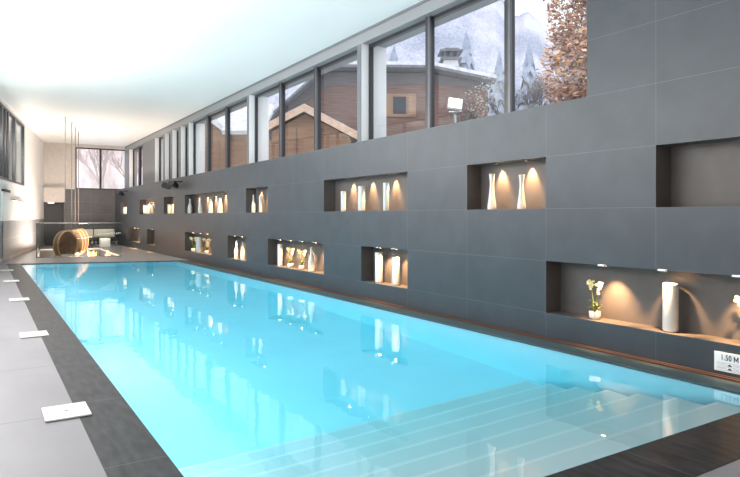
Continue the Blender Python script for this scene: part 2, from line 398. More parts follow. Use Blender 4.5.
# ------------------------------------------------------------------ skimmer covers
def cover():
    t = thing('skimmer_cover', '', 'cover', group='white covers along the pool edge')
    bm = B(); box(bm, (-.155,-.18,0), (.155,.18,.012), 0, .003); obj('plate', bm, M['cover'], t)
    for x in (-.125,.125):
        bm = B(); lathe(bm, [(.008,0),(.008,.002)], (x,-.0,.012), 12); obj('screw', bm, M['screw'], t)
    bm = B(); lathe(bm, [(.014,0),(.014,.003)], (0,0,.012), 14); obj('plug', bm, M['screw'], t)
    return t
cv = cover()
CL = ['white rectangular cover plate nearest the viewer on the left pool edge', 'second white cover plate from the viewer on the left pool edge',
      'third white cover plate along the left pool edge', 'fourth white cover plate along the left pool edge', 'farthest white cover plate on the left pool edge']
for k, Y in enumerate((5.17, 8.76, 12.55, 16.2, 19.5)):
    if k == 0: cv.location = (.53,Y,.006); cv['label'] = CL[0]
    else: dup(cv, (.53,Y,.006), label=CL[k])

# ------------------------------------------------------------------ vases
def smooth(prof, n=5):
    out = []
    P = [prof[0]] + prof + [prof[-1]]
    for i in range(1, len(P)-2):
        for k in range(n):
            t = k/n; a = []
            for c in (0,1):
                p0,p1,p2,p3 = P[i-1][c],P[i][c],P[i+1][c],P[i+2][c]
                a.append(.5*((2*p1)+(-p0+p2)*t+(2*p0-5*p1+4*p2-p3)*t*t+(-p0+3*p1-3*p2+p3)*t**3))
            out.append((max(a[0],.002), a[1]))
    return out + [prof[-1]]
def vase(kind, x, y, z, d, h, m, label, group=None):
    R = d/2; bm = B()
    if kind == 'cylinder':
        pr = [(R*.86,0),(R*.97,.012),(R,.03),(R,h-.02),(R*.97,h-.006),(R*.90,h),(R*.82,h-.004),(R*.80,h-.08)]
    elif kind == 'flared':
        pr = smooth([(R*.96,0),(R,.02),(R*.92,h*.15),(R*.66,h*.40),(R*.50,h*.62),(R*.47,h*.75),(R*.56,h*.9),(R*.66,h)]) + [(R*.55,h-.003),(R*.40,h-.08)]
    elif kind == 'bottle':
        pr = smooth([(R*.94,0),(R,.02),(R*.98,h*.35),(R*.8,h*.52),(R*.45,h*.68),(R*.33,h*.82),(R*.36,h*.96),(R*.42,h)]) + [(R*.3,h-.003),(R*.25,h-.05)]
    elif kind == 'tapered':
        pr = smooth([(R*.96,0),(R,.02),(R*.88,h*.3),(R*.66,h*.65),(R*.5,h*.88),(R*.55,h)]) + [(R*.45,h-.003),(R*.40,h-.05)]
    lathe(bm, pr, n=36)
    o = obj({'cylinder':'cylinder_vase','flared':'flared_vase','bottle':'bottle_vase','tapered':'tapered_vase'}[kind], bm, m)
    o.location = (x,y,z+.001); tag(o, label, 'vase', group); return o
U, D = 1.59, .30
W_, G_ = M['ceramic'], M['ceramic_grey']
VX = 6.03
V = [('flared',6.34,U,.125,.50,W_,'taller white flared vase on the left in the niche with two flared vases'),
 ('flared',5.78,U,.115,.455,W_,'shorter white flared vase on the right in the niche with two flared vases'),
 ('cylinder',10.53,U,.105,.40,G_,'shortest white cylinder vase, left of three in the wide upper niche'),
 ('cylinder',9.84,U,.135,.475,G_,'widest white cylinder vase, middle of three in the wide upper niche'),
 ('cylinder',9.01,U,.105,.50,G_,'slim tallest white cylinder vase, right of three in the wide upper niche'),
 ('bottle',15.32,U,.10,.47,G_,'pale bottle vase on the left in the square upper niche nearer than the four-vase niche'),
 ('cylinder',14.83,U,.08,.44,G_,'slim cylinder vase on the right in the square upper niche nearer than the four-vase niche'),
 ('bottle',21.21,U,.16,.50,W_,'first pale bottle vase from the left of four in the long upper niche'),
 ('bottle',20.03,U,.14,.48,G_,'second vase from the left of four in the long upper niche, a slim bottle'),
 ('tapered',18.94,U,.15,.45,G_,'third vase from the left of four in the long upper niche, tapered'),
 ('tapered',18.03,U,.17,.46,W_,'brightly lit tapered vase at the right end of the four-vase upper niche'),
 ('cylinder',24.05,U,.11,.36,W_,'left white cylinder vase in the small upper niche under the twin loudspeakers'),
 ('cylinder',23.57,U,.11,.36,G_,'right pale cylinder vase in the small upper niche under the twin loudspeakers'),
 ('cylinder',28.2,U,.15,.40,W_,'left glowing cylinder vase of three in the far upper niche'),
 ('cylinder',27.5,U,.13,.39,W_,'middle glowing cylinder vase of three in the far upper niche'),
 ('cylinder',26.7,U,.13,.38,W_,'right glowing cylinder vase of three in the far upper niche'),
 ('cylinder',32.7,U,.20,.37,W_,'lone white vase in the farthest upper niche below the single loudspeaker'),
 ('cylinder',3.70,D,.15,.50,W_,'large white cylinder vase between two potted orchids in the nearest lower niche'),
 ('cylinder',9.24,D,.145,.54,W_,'taller white cylinder vase on the left in the lower niche with two cylinders'),
 ('cylinder',8.71,D,.145,.49,G_,'shorter grey-white cylinder vase on the right in the lower niche with two cylinders'),
 ('cylinder',13.6,D,.12,.52,W_,'white cylinder vase left of the two small orchids in a lower niche'),
 ('bottle',12.04-.1,D,.14,.52,W_,'white bottle vase right of the two small orchids in a lower niche'),
 ('bottle',16.62,D,.12,.50,W_,'left pale bottle vase of the pair in the square lower niche'),
 ('bottle',16.12,D,.13,.48,G_,'right grey bottle vase of the pair in the square lower niche'),
 ('cylinder',20.17,D,.20,.50,G_,'broad grey cylinder vase between two flowering plants in a far lower niche')]
for k, y, z, dd, h, m, lab in V: vase(k, VX, y, z, dd, h, m, lab, 'white ceramic vases in the wall niches')

# ------------------------------------------------------------------ potted orchids
def orchid():
    t = thing('potted_orchid', '', 'potted plant', group='potted orchids in the lower niches')
    bm = B(); lathe(bm, [(.044,0),(.058,.006),(.064,.03),(.066,.085),(.062,.088),(.057,.075),(.002,.07)], n=28); obj('pot', bm, M['ceramic'], t)
    rnd = random.Random(3)
    for k in range(8):
        a = k*PI/4 + .3; ln = rnd.uniform(.09,.15); rise = rnd.uniform(.05,.17)
        bm = B(); pts = []
        for i in range(7):
            s = i/6; c = Vector((math.cos(a)*ln*s**1.2*.75, math.sin(a)*ln*s**1.2*.75, .07 + rise*math.sin(s*2.0)))
            w = .018*math.sin(PI*min(.97,s*.93+.08)); sd = Vector((-math.sin(a), math.cos(a), 0))*w
            pts.append((bm.verts.new(c-sd), bm.verts.new(c-Vector((0,0,.006))), bm.verts.new(c+sd)))
        for p, n in zip(pts, pts[1:]):
            for j in (0,1): f = bm.faces.new((p[j],p[j+1],n[j+1],n[j])); f.smooth = True
        obj('leaf', bm, M['leaf'], t)
    heads = []
    for k, (dx, dy, hh) in enumerate(((.03,.09,.41),(-.03,.03,.39),(.02,-.04,.40),(0,-.10,.37))):
        bm = B(); tube(bm, [(dx*.15,dy*.1,.07),(dx*.3,dy*.35,.18),(dx*.6,dy*.7,.29),(dx,dy,hh)], [.0035,.003,.003,.002], 6)
        s = obj('stem', bm, M['stem'], t)
        for j in range(7):
            p = Vector((dx,dy,hh)) + Vector((rnd.uniform(-.03,.03), rnd.uniform(-.035,.035), rnd.uniform(-.06,.04)))
            heads.append(p)
    first = None
    for p in heads:
        if first is None:
            bm = B()
            for i in range(6):
                a = i*PI/3; R3 = Matrix.Rotation(a, 3, 'X')
                vs = [R3 @ Vector(v) for v in ((-.002,0,0),(-.006,.007,.010),(-.007,0,.020),(-.006,-.007,.010))]
                bm.faces.new([bm.verts.new(v) for v in vs])
            lathe(bm, [(.005,-.004),(.006,0),(.003,.006)], n=8, mi=1, M4=Matrix.Rotation(-PI/2,4,'Y'))
            first = obj('blossom', bm, [M['petal'], M['heart']], t, recalc=False); b = first
        else: b = first.copy(); C.objects.link(b)
        b.location = p; b.rotation_euler = (rnd.uniform(-3,3), rnd.uniform(-.5,.5), rnd.uniform(0,1.1))
    return t
OR = [(4.63,'cream potted orchid left of the large vase in the nearest lower niche',1),(2.93,'cream potted orchid cut by the right edge of the picture',1),
 (13.01,'left small yellow-white orchid of two in the lower niche beside a bottle vase',1.05),(12.42,'right small yellow-white orchid of two in the lower niche beside a bottle vase',1.02),
 (20.83,'yellow flowering plant left of the broad grey vase in a far lower niche',1.1),(19.35,'yellow flowering plant right of the broad grey vase in a far lower niche',1.1)]
o0 = orchid()
for k, (y, lab, s) in enumerate(OR):
    o = o0 if k == 0 else dup(o0, (0,0,0))
    o.location = (VX,y,D+.001); o['label'] = lab; o.scale = (s,s,s); o.rotation_euler = (0,0,k*.25-.2)

# ------------------------------------------------------------------ niche downlights
def spot_fix():
    t = thing('recessed_downlight', '', 'light', group='small recessed downlights above the niches')
    bm = B(); lathe(bm, [(.034,0),(.036,-.006),(.026,-.008),(.024,0)], n=24); obj('trim_ring', bm, M['chrome'], t)
    bm = B(); lathe(bm, [(.022,-.001),(.023,-.004)], n=20); obj('lens', bm, M['lens'], t)
    return t
def clip_fix():
    t = thing('edge_downlight', '', 'light', group='small steel downlights on the lips of the lower niches')
    bm = B(); box(bm, (-.03,-.045,-.008), (.075,.045,.004), 0, .002); box(bm,(-.008,-.05,-.012),(-.001,.05,.010)); obj('housing', bm, M['chrome'], t)
    bm = B(); lathe(bm, [(.022,-.012),(.022,-.009)], (.035,0,0), n=20); obj('lens', bm, M['lens'], t)
    return t
ld = {}
def spotlamp(loc, power, tilt=.12, size=1.15):
    key = (power, size)
    if key not in ld:
        l = bpy.data.lights.new('niche_spot', 'SPOT'); l.energy = power; l.color = (1,.58,.27); l.spot_size = size; l.spot_blend = .8; l.shadow_soft_size = .015
        ld[key] = l
    o = bpy.data.objects.new('niche_spot', ld[key]); o.location = loc; o.rotation_euler = (0,-tilt,0); C.objects.link(o)
UL = [(6.27,'above the left flared vase',14),(5.72,'above the right flared vase',14),(10.36,'left of three in the wide upper niche',12),(9.65,'middle of three in the wide upper niche',12),(8.90,'right of three in the wide upper niche',12),
 (15.1,'left of the pair in the square upper niche',13),(14.6,'right of the pair in the square upper niche',13),
 (20.56,'leftmost of four in the long upper niche',15),(19.65,'second of four in the long upper niche',15),(18.8,'third of four in the long upper niche',15),(17.9,'rightmost of four in the long upper niche',15),
 (23.85,'left of the pair under the twin loudspeakers',15),(23.4,'right of the pair under the twin loudspeakers',15),
 (28.0,'left of three in the far upper niche',17),(27.4,'middle of three in the far upper niche',17),(26.75,'right of three in the far upper niche',17),(32.5,'in the farthest upper niche',18)]
f0 = spot_fix()
for k, (y, lab, pw) in enumerate(UL):
    o = f0 if k == 0 else dup(f0, (0,0,0)); o.location = (6.06,y,2.234); o['label'] = 'small glowing recessed downlight ' + lab
    spotlamp((6.10,y,2.222), pw*14)
LL = [(4.43,'right above the nearest potted orchid',16),(3.70,'above the large white cylinder vase',16),(2.96,'at the right edge of the picture',16),(9.07,'left of the pair over the two cylinder vases',12),(8.57,'right of the pair over the two cylinder vases',12),
 (13.38,'leftmost of four above the small orchids',12),(12.8,'second of four above the small orchids',12),(12.2,'third of four above the small orchids',12),(11.55,'rightmost of four above the small orchids',12),
 (16.5,'left of the pair above the two bottle vases',12),(15.9,'right of the pair above the two bottle vases',12),
 (20.5,'left of three above the broad grey vase',13),(19.7,'middle of three above the broad grey vase',13),(18.95,'right of three above the broad grey vase',13),
 (26.4,'in the small empty far lower niche',15),(29.9,'left of the pair in the farthest lower niche',15),(29.2,'right of the pair in the farthest lower niche',15)]
c0 = clip_fix()
for k, (y, lab, pw) in enumerate(LL):
    o = c0 if k == 0 else dup(c0, (0,0,0)); o.location = (5.90,y,.946-.002); o['label'] = 'small steel lip downlight ' + lab
    spotlamp((5.94,y,.925), pw*13, .30, 1.35)

# ------------------------------------------------------------------ loudspeakers
def speaker(y, lab, rz, x=5.62):
    t = thing('wall_loudspeaker', lab, 'loudspeaker', (x,y,2.58), rz, 'black loudspeakers on the tiled wall')
    bm = B()
    Mr = Matrix.Rotation(.45, 4, 'Y') @ Matrix.Rotation(PI/2, 4, 'Y')
    Mb = Matrix.Rotation(.45, 4, 'Y')
    vv = box(bm, (-.15,-.17,-.12), (.15,.17,.12))
    for v in vv:
        if v.co.x > 0: v.co.y *= .62; v.co.z *= .6
        v.co = Mb @ v.co
    bmesh.ops.bevel(bm, geom=list(bm.edges), offset=.035, segments=3, affect='EDGES'); obj('cabinet', bm, M['black'], t)
    bm = B(); vv = box(bm, (-.158,-.135,-.088), (-.150,.135,.088), 0, .003)
    for v in bm.verts: v.co = Mb @ v.co
    obj('grille', bm, mat('speaker_grille', (.03,.03,.035), .5), t)
    bm = B(); tube(bm, [(.05,0,.08),(.15,0,.13),(.28*math.cos(rz),-.28*math.sin(rz),.13)], .02, 10); lathe(bm, [(.05,0),(.05,.02)], (0,0,0), 16, M4=Matrix.Translation((.262*math.cos(rz),-.262*math.sin(rz),.13)) @ Matrix.Rotation(-rz,4,'Z') @ Matrix.Rotation(PI/2,4,'Y')); obj('bracket', bm, M['black'], t)
speaker(22.7, 'left black loudspeaker of the twin pair above the small upper niche', -.5)
speaker(21.75, 'right black loudspeaker of the twin pair above the small upper niche', .5)
speaker(31.5, 'lone far black loudspeaker near the back corner of the wall', .1)

# ------------------------------------------------------------------ depth sign
t = thing('depth_sign', 'white plate reading 1.50 M on the wall just above the pool gutter', 'sign', (WX-.006,3.03,.13))
bm = B(); box(bm, (-.004,-.145,-.095), (.004,.145,.085), 0, .001); obj('plate', bm, M['sign'], t)
def text(s, size, y, z, m, parent, name):
    cu = bpy.data.curves.new('t', 'FONT'); cu.body = s; cu.size = size; cu.align_x = 'CENTER'; cu.align_y = 'CENTER'; cu.extrude = .0006; cu.offset = .0012; cu.space_character = 1.1
    o = bpy.data.objects.new('t', cu); C.objects.link(o); bpy.context.view_layer.update()
    me = bpy.data.meshes.new_from_object(o.evaluated_get(bpy.context.evaluated_depsgraph_get())); bpy.data.objects.remove(o)
    me.materials.append(m); n = bpy.data.objects.new(name, me); C.objects.link(n); n.parent = parent
    n.matrix_local = Matrix(((0,0,-1,-.0052),(-.72,0,0,y),(0,1,0,z),(0,0,0,1))); return n
text('1.50', .074, .034, .035, M['ink'], t, 'lettering')
bm = B()      # the capital M as strokes
def stroke(y0, z0, y1, z1, w=.008):
    a = [bm.verts.new((-.0056,y,z)) for y,z in ((y0+w/2,z0),(y0-w/2,z0),(y1-w/2,z1),(y1+w/2,z1))]
    b = [bm.verts.new((-.0040,v.co.y,v.co.z)) for v in a]
    bm.faces.new(a); bm.faces.new(b[::-1])
    for i in range(4): bm.faces.new((a[i],b[i],b[(i+1)%4],a[(i+1)%4]))
stroke(-.040,.009,-.040,.061); stroke(-.074,.009,-.074,.061); stroke(-.040,.061,-.057,.020); stroke(-.074,.061,-.057,.020)
obj('lettering', bm, M['ink'], t)
bm = B()
def bar(y0,y1,z0,z1,mi=0): box(bm, (-.0056,min(y0,y1),z0), (-.004,max(y0,y1),z1), mi)
bar(-.12,.12,-.012,-.009,1); bar(-.12,.12,-.048,-.045,1); bar(-.12,.12,-.084,-.081,1)
for z in (-.024,-.033,-.060,-.069): bar(-.12,-.03,z,z+.003,1); bar(.03,.12,z,z+.003,1)
for z in (-.029,-.065):
    bar(-.016,.016,z-.007,z+.003,0); bar(-.006,.006,z+.003,z+.009,0); bar(-.024,.024,z-.010,z-.007,0)
obj('pictogram', bm, [M['ink'], M['inkgrey']], t)

# ------------------------------------------------------------------ lounge: glass railing
def gpanel(t, a, b, n):
    a, b = Vector((*a,0)), Vector((*b,0))
    for i in range(n):
        p, s = a.lerp(b, i/n + (.006 if i else 0)), a.lerp(b, (i+1)/n)
        bm = B(); quad(bm, [(p.x,p.y,.0),(s.x,s.y,.0),(s.x,s.y,1.22),(p.x,p.y,1.22)]); obj('glass_panel', bm, M['rail_glass'], t)
    bm = B(); tube(bm, [a+Vector((0,0,1.24)), b+Vector((0,0,1.24))], .022, 8); obj('handrail', bm, M['chrome'], t)
    bm = B(); tube(bm, [a+Vector((0,0,.012)), b+Vector((0,0,.012))], .02, 6); obj('base_channel', bm, M['chrome'], t)
t = thing('glass_railing', 'side glass railing running back along the left of the sunken lounge', 'railing')
gpanel(t, (PA[0],PA[1]+.06), (2.13,31.2), 4)
t = thing('glass_railing', 'front glass railing with thin steel handrail facing the pool before the hanging chairs', 'railing')
gpanel(t, PA, PB, 3)
bm = B(); tube(bm, [(PA[0],PA[1],0),(PA[0],PA[1],1.24)], .02, 8); obj('post', bm, M['frame_edge'], t)

# ------------------------------------------------------------------ hanging cocoon chairs
def cocoon():
    t = thing('hanging_chair', '', 'hanging chair', group='round hanging chairs over the sunken lounge')
    R_, dp = .53, .22
    Mx = Matrix.Rotation(PI/2, 4, 'X')          # axis of the drum -> -Y (opening) 
    bm = B(); n = 44                               # shell: side band + bulging back
    prof = [(R_,dp*.5),(R_,-dp*.1),(R_*.97,-dp*.5),(R_*.86,-dp*.78),(R_*.6,-dp*.98),(R_*.02,-dp*1.08)]
    rings = [[bm.verts.new(Mx @ Vector((rr*math.cos(2*PI*i/n), rr*math.sin(2*PI*i/n), z))) for i in range(n)] for rr, z in prof]
    for a, b in zip(rings, rings[1:]):
        for i in range(n): f = bm.faces.new((a[i],a[(i+1)%n],b[(i+1)%n],b[i])); f.smooth = True
    o = obj('woven_shell', bm, M['weave'], t); s = o.modifiers.new('s', 'SOLIDIFY'); s.thickness = .02
    bm = B(); torus(bm, R_, .028, Mx @ Matrix.Translation((0,0,dp*.5))); obj('rim', bm, M['wood'], t)
    bm = B(); torus(bm, R_*.995, .018, Mx @ Matrix.Translation((0,0,-dp*.35))); obj('rear_hoop', bm, M['wood'], t)
    bm = B(); lathe(bm, [(.02,-.5),(.30,-.49),(.38,-.45),(.37,-.40),(.02,-.38)], n=30); o = obj('seat_cushion', bm, M['cream'], t); o.location = (0,.03,.04); o.scale = (1,.62,1)
    bm = B(); tube(bm, [(0,0,R_),(0,0,ZC-.42-.02)], .016, 8); obj('rope', bm, M['rope'], t)
    bm = B(); lathe(bm, [(.045,-.06),(.05,-.01),(.05,0)], (0,0,ZC-.42-.001), 16); obj('ceiling_mount', bm, M['cover'], t)
    return t
HC = [(2.56,25.35),(2.93,26.7),(3.20,27.95),(3.47,29.2)]
HL = ['round hanging wooden hoop chair nearest the pool, brown woven back showing','second round hanging chair from the pool, mostly behind the first',
      'third round hanging chair from the pool, showing a thin honey rim','farthest round hanging chair, its rim rightmost of the four']
h0 = cocoon()
for k, (x, y) in enumerate(HC):
    o = h0 if k == 0 else dup(h0, (0,0,0)); o.location = (x,y,.42); o.rotation_euler = (0,0,.82); o['label'] = HL[k]

# ------------------------------------------------------------------ sofa, pouf, table, fire bowls
t = thing('lounge_sofa', 'cream cushioned sofa with steel legs against the dark back wall', 'sofa', (4.65,33.0,0))
bm = B(); box(bm, (-1.0,-.45,.26), (1.0,.45,.34), 0, .01); obj('base_frame', bm, M['black'], t)
for x in (-.95,-.0,.95):
    for y in (-.4,.4):
        bm = B(); box(bm, (x-.025,y-.025,0), (x+.025,y+.025,.27)); obj('leg', bm, M['chrome'], t)
for x in (-.98,.02):
    bm = B(); box(bm, (x,-.47,.34), (x+.95,.2,.44), 0, .03); obj('seat_cushion', bm, mat('charcoal_fabric', (.05,.055,.06), .8), t)
    bm = B(); box(bm, (x,.16,.42), (x+.95,.38,.84), 0, .06); obj('back_cushion', bm, M['cream'], t)
bm = B(); box(bm, (-.22,-.22,.02), (.22,.22,.46), 0, .03); o = obj('cube_pouf', bm, M['whitefab']); o.location = (4.95,31.9,-.02); tag(o, 'white square fabric pouf in front of the cream sofa', 'pouf')
t = thing('side_table', 'low dark side table with steel legs before the cream sofa', 'table', (4.15,31.9,0))
bm = B(); box(bm, (-.25,-.2,.36), (.25,.2,.39), 0, .005); obj('table_top', bm, M['black'], t)
for x in (-.22,.22):
    for y in (-.17,.17):
        bm = B(); tube(bm, [(x,y,0),(x,y,.36)], .015, 8); obj('leg', bm, M['chrome'], t)
bm = B(); lathe(bm, [(.04,0),(.045,.01),(.045,.13),(.038,.13)], n=18); o = obj('candle_holder', bm, mat('candle_glow', (.9,.85,.7), .4, emit=(1,.8,.5), es=.7)); o.location = (4.1,31.85,.391)
tag(o, 'small pale candle holder standing on the low dark side table', 'candle')
def fire(x, y, s, lab):
    t = thing('fire_bowl', lab, 'fire bowl', (x,y,zp), 0, 'amber fire bowls in the sunken lounge')
    bm = B(); lathe(bm, [(.12,0),(.14,.02),(.05,.06),(.05,.34),(.24,.46),(.26,.52),(.23,.52),(.20,.48),(.02,.47)], n=28); obj('bowl', bm, M['bronze'], t)
    rnd = random.Random(int(x*100))
    bm = B()
    for k in range(9):
        a = rnd.uniform(0,2*PI); rr = rnd.uniform(0,.13); h = rnd.uniform(.18,.38)*s; lean = rnd.uniform(-.14,.14)
        cx, cy = rr*math.cos(a), rr*math.sin(a)
        tube(bm, [(cx,cy,.48),(cx+lean*.1,cy,.48+h*.3),(cx+lean*.6,cy,.48+h*.7),(cx+lean,cy,.48+h)], [.03*s,.045*s,.028*s,.003], 8, k % 3 == 0)
    obj('flame', bm, [M['flame'], M['flame_core']], t)
fire(3.78,27.3,1.0,'amber fire bowl in the middle, between the dim one and the right one')
fire(4.22,26.6,1.0,'rightmost amber fire bowl glowing at the edge of the sunken lounge')
fire(3.95,29.0,.6,'dim leftmost fire bowl just right of the hanging chairs')

# ------------------------------------------------------------------ outside
gm = noisy('frosty_ground', (.55,.55,.52), (.75,.76,.76), .6, .9, .2)
bm = B()
n = 14
vs = [[bm.verts.new((7.02+ (i/n)**1.5*70, -10+j*12, 2.3 + random.uniform(-.1,.1)*(i>1) + (i/n)**2*3)) for j in range(n+1)] for i in range(n+1)]
for i in range(n):
    for j in range(n): f = bm.faces.new((vs[i][j],vs[i+1][j],vs[i+1][j+1],vs[i][j+1])); f.smooth = True
struct('ground', bm, gm)

wd = noisy('weathered_chalet_boards', (.13,.08,.07), (.29,.18,.15), 3, .8, .2, (.3,.3,9), .1, .3,.7)
wd2 = noisy('orange_chalet_boards', (.25,.145,.10), (.42,.26,.18), 3, .8, .2, (.3,.3,9), .1, .3,.7)
wdg = noisy('grey_brown_gable_boards', (.13,.115,.125), (.21,.18,.185), 3, .8, .2, (.3,.3,9), .1, .3,.7)
wdk = noisy('dark_eave_boards', (.16,.16,.19), (.25,.23,.25), 3, .8, .2, (6,1,1))
snow = noisy('frosted_roof', (.60,.61,.65), (.80,.81,.84), 3, .8, .2)
fasc = noisy('pale_fascia_board', (.58,.38,.27), (.70,.50,.38), 6, .7)
def chalet(lab, px, D, name='chalet', ridge=None):
    """frame facing the hall; x to the right seen from the hall, y away, z up"""
    a = -TH; s, c = math.sin(TH), math.cos(TH); tt = (px-370)/611
    t = thing(name, lab, 'chalet', ((s+c*tt)*D, (c-s*tt)*D, 0), a); return t
def wallpoly(bm, pts, y0, y1, mi=0):
    a = [bm.verts.new((x,y0,z)) for x,z in pts]; b = [bm.verts.new((x,y1,z)) for x,z in pts]
    bm.faces.new(a[::-1]).material_index = mi; bm.faces.new(b).material_index = mi
    for i in range(len(pts)): bm.faces.new((a[i],a[(i+1)%len(pts)],b[(i+1)%len(pts)],b[i])).material_index = mi
def roofslab(bm, p, q_, y0, y1, th, mi=0):
    (x0,z0),(x1,z1) = p, q_
    wallpoly(bm, [(x0,z0),(x1,z1),(x1,z1+th),(x0,z0+th)], y0, y1, mi)
# big dark chalet
D_ = 38; k_ = D_/611; fx = lambda px: (px-400)*k_; fz = lambda y: 1.5+(216-y)*k_
t = chalet('large dark-boarded chalet with chimney seen through the nearest windows', 400, D_)
bm = B(); wallpoly(bm, [(fx(270),1.5),(fx(488),1.5),(fx(488),fz(84)),(fx(430),fz(73)),(fx(327),fz(72)),(fx(270),fz(124))], 0, 9); obj('wall', bm, wd, t)
bm = B(); wallpoly(bm, [(fx(276),fz(120)),(fx(329),fz(86)),(fx(432),fz(84)),(fx(488),fz(90)),(fx(488),fz(84)),(fx(430),fz(73)),(fx(327),fz(72)),(fx(276),fz(114))], -.06, 0); obj('gable_boards', bm, wdg, t)
for p, q_ in (((fx(266),fz(126)),(fx(327),fz(71))),((fx(327),fz(71)),(fx(431),fz(72))),((fx(431),fz(72)),(fx(493),fz(85)))):
    bm = B(); roofslab(bm, p, q_, -1.1, 9.5, .16); roofslab(bm, (p[0],p[1]+.16),(q_[0],q_[1]+.16), -1.05, 9.4, .22, 1); obj('roof', bm, [wdk, snow], t)
bm = B(); box(bm, (fx(383),-.12,fz(117)), (fx(416),-.02,fz(94)))
f = obj('shuttered_window', bm, wd2, t)
for x0_, x1_ in ((384,391),(408,415)):
    bm = B(); box(bm, (fx(x0_),-.2,fz(116)), (fx(x1_),-.12,fz(95))); obj('shutter', bm, wd2, f)
bm = B(); box(bm, (fx(393),-.15,fz(114)), (fx(406),-.12,fz(97))); obj('window_pane', bm, mat('dull_chalet_glass', (.05,.05,.07), .6, .2), f)
bm = B(); x0_, x1_ = fx(442), fx(456)
box(bm, (x0_,-1.0,fz(70)), (x1_,0,fz(62))); st = obj('chimney', bm, mat('chimney_render', (.68,.67,.68), .8), t)
bm = B(); box(bm, (x0_-.2,-1.2,fz(64)), (x1_+.2,.2,fz(62))); box(bm, (x0_-.25,-1.25,fz(56)), (x1_+.25,.25,fz(54.5)))
for xx in (x0_,(x0_+x1_)/2-.05,x1_-.12):
    for yy in (-1.0,-.15): box(bm, (xx,yy,fz(62)), (xx+.14,yy+.14,fz(56)))
wallpoly(bm, [(x0_-.2,fz(54.5)),(x1_+.2,fz(54.5)),(x1_-.1,fz(52.5)),(x0_+.1,fz(52.5))], -1.1, .1)
obj('chimney_cap', bm, mat('chimney_slate', (.17,.17,.19), .7), st)
# small gabled outbuilding
D_ = 24; k_ = D_/611; fx = lambda px: (px-307)*k_
t = chalet('small gabled wooden hut with pale fascia boards in front of the large chalet', 307, D_, 'wooden_hut')
bm = B(); wallpoly(bm, [(fx(272),1.5),(fx(350),1.5),(fx(350),fz(137)),(fx(305.5),fz(114)),(fx(272),fz(131))], 0, 5); obj('wall', bm, wd2, t)
for p, q_ in (((fx(262),fz(133)),(fx(305.5),fz(110.5))),((fx(305.5),fz(110.5)),(fx(358),fz(138)))):
    bm = B(); roofslab(bm, p, q_, -.55, 5.4, .12); roofslab(bm, (p[0],p[1]-.14),(q_[0],q_[1]-.14), -.62, -.5, .28, 1); roofslab(bm, (p[0],p[1]+.12),(q_[0],q_[1]+.12), -.5, 5.3, .06, 2); obj('roof', bm, [wdk, fasc, snow], t)
bm = B(); box(bm, (fx(296),-.04,1.6), (fx(297.5),0,fz(128))); box(bm, (fx(321),-.04,1.6), (fx(322.5),0,fz(128))); obj('upright_boards', bm, wd, t)
# far barn with frosted roof
D_ = 31.5; k_ = D_/611; fx = lambda px: (px-225)*k_
t = chalet('long low brown barn under a frosted white roof, farther along', 225, D_, 'barn')
bm = B(); wallpoly(bm, [(fx(196),-.5),(fx(262),-.5),(fx(262),fz(132)),(fx(226),fz(132)),(fx(196),fz(110))], 0, 3); obj('wall', bm, wd2, t)
bm = B(); roofslab(bm, (fx(190),fz(107)), (fx(226),fz(133)), -.8, 3.2, .3); obj('roof_slope', bm, snow, t)
bm = B(); quad(bm, [(fx(226),-.9,fz(133)),(fx(264),-.9,fz(133)),(fx(264),3,fz(100)),(fx(200),3,fz(100))]); o = obj('roof', bm, snow, t); s = o.modifiers.new('s','SOLIDIFY'); s.thickness = .2
# floodlight
t = thing('floodlight', 'glowing white square floodlight outside the nearest window', 'floodlight', (7.55,8.93,2.33))
bm = B(); tube(bm, [(0,0,0),(0,0,1.15)], .025, 8); tube(bm, [(-.08,.1,1.15),(.08,-.1,1.15)], .015, 8); obj('pole', bm, M['chrome'], t)
bm = B(); Mt = Matrix.Translation((0,0,1.30)) @ Matrix.Rotation(-TH,4,'Z') @ Matrix.Rotation(.14,4,'Y') @ Matrix.Rotation(-.3,4,'X') @ Matrix.Scale(.72,4)
vv = box(bm, (-.19,-.03,-.15), (.19,.05,.15), 0, .01)
for v in bm.verts: v.co = Mt @ v.co
obj('housing', bm, M['cover'], t)
bm = B(); vv = box(bm, (-.17,-.036,-.13), (.17,-.031,.13))
for v in bm.verts: v.co = Mt @ v.co
obj('lens', bm, mat('flood_lens', (1,1,1), .4, emit=(1,.95,.88), es=2.2), t)

# mountains: one long slope around the valley
def hz(az):      # skyline elevation (tan) against azimuth from +Y (deg)
    pts = [(-12,.40),(0,.36),(10,.42),(25,.50),(36,.46),(42,.385),(45,.335),(47,.31),(49,.285),(52,.255),(60,.24),(75,.28),(95,.3)]
    for (a0,h0),(a1,h1) in zip(pts, pts[1:]):
        if a0 <= az <= a1: return h0+(h1-h0)*(az-a0)/(a1-a0)
    return .3
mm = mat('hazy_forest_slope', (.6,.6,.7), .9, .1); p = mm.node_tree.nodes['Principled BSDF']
tc = N(mm,'ShaderNodeTexCoord'); mp = N(mm,'ShaderNodeMapping'); mp.inputs['Scale'].default_value = (1,1,.6)
n1 = N(mm,'ShaderNodeTexNoise'); n1.inputs['Scale'].default_value = 1.5; n1.inputs['Detail'].default_value = 9; n1.inputs['Roughness'].default_value = .7
n2 = N(mm,'ShaderNodeTexNoise'); n2.inputs['Scale'].default_value = .055; n2.inputs['Detail'].default_value = 4
L(mm, tc.outputs['Object'], mp.inputs[0]); L(mm, mp.outputs[0], n1.inputs['Vector']); L(mm, tc.outputs['Object'], n2.inputs['Vector'])
ma = N(mm,'ShaderNodeMath', operation='ADD'); L(mm, n1.outputs[0], ma.inputs[0]); L(mm, n2.outputs[0], ma.inputs[1])
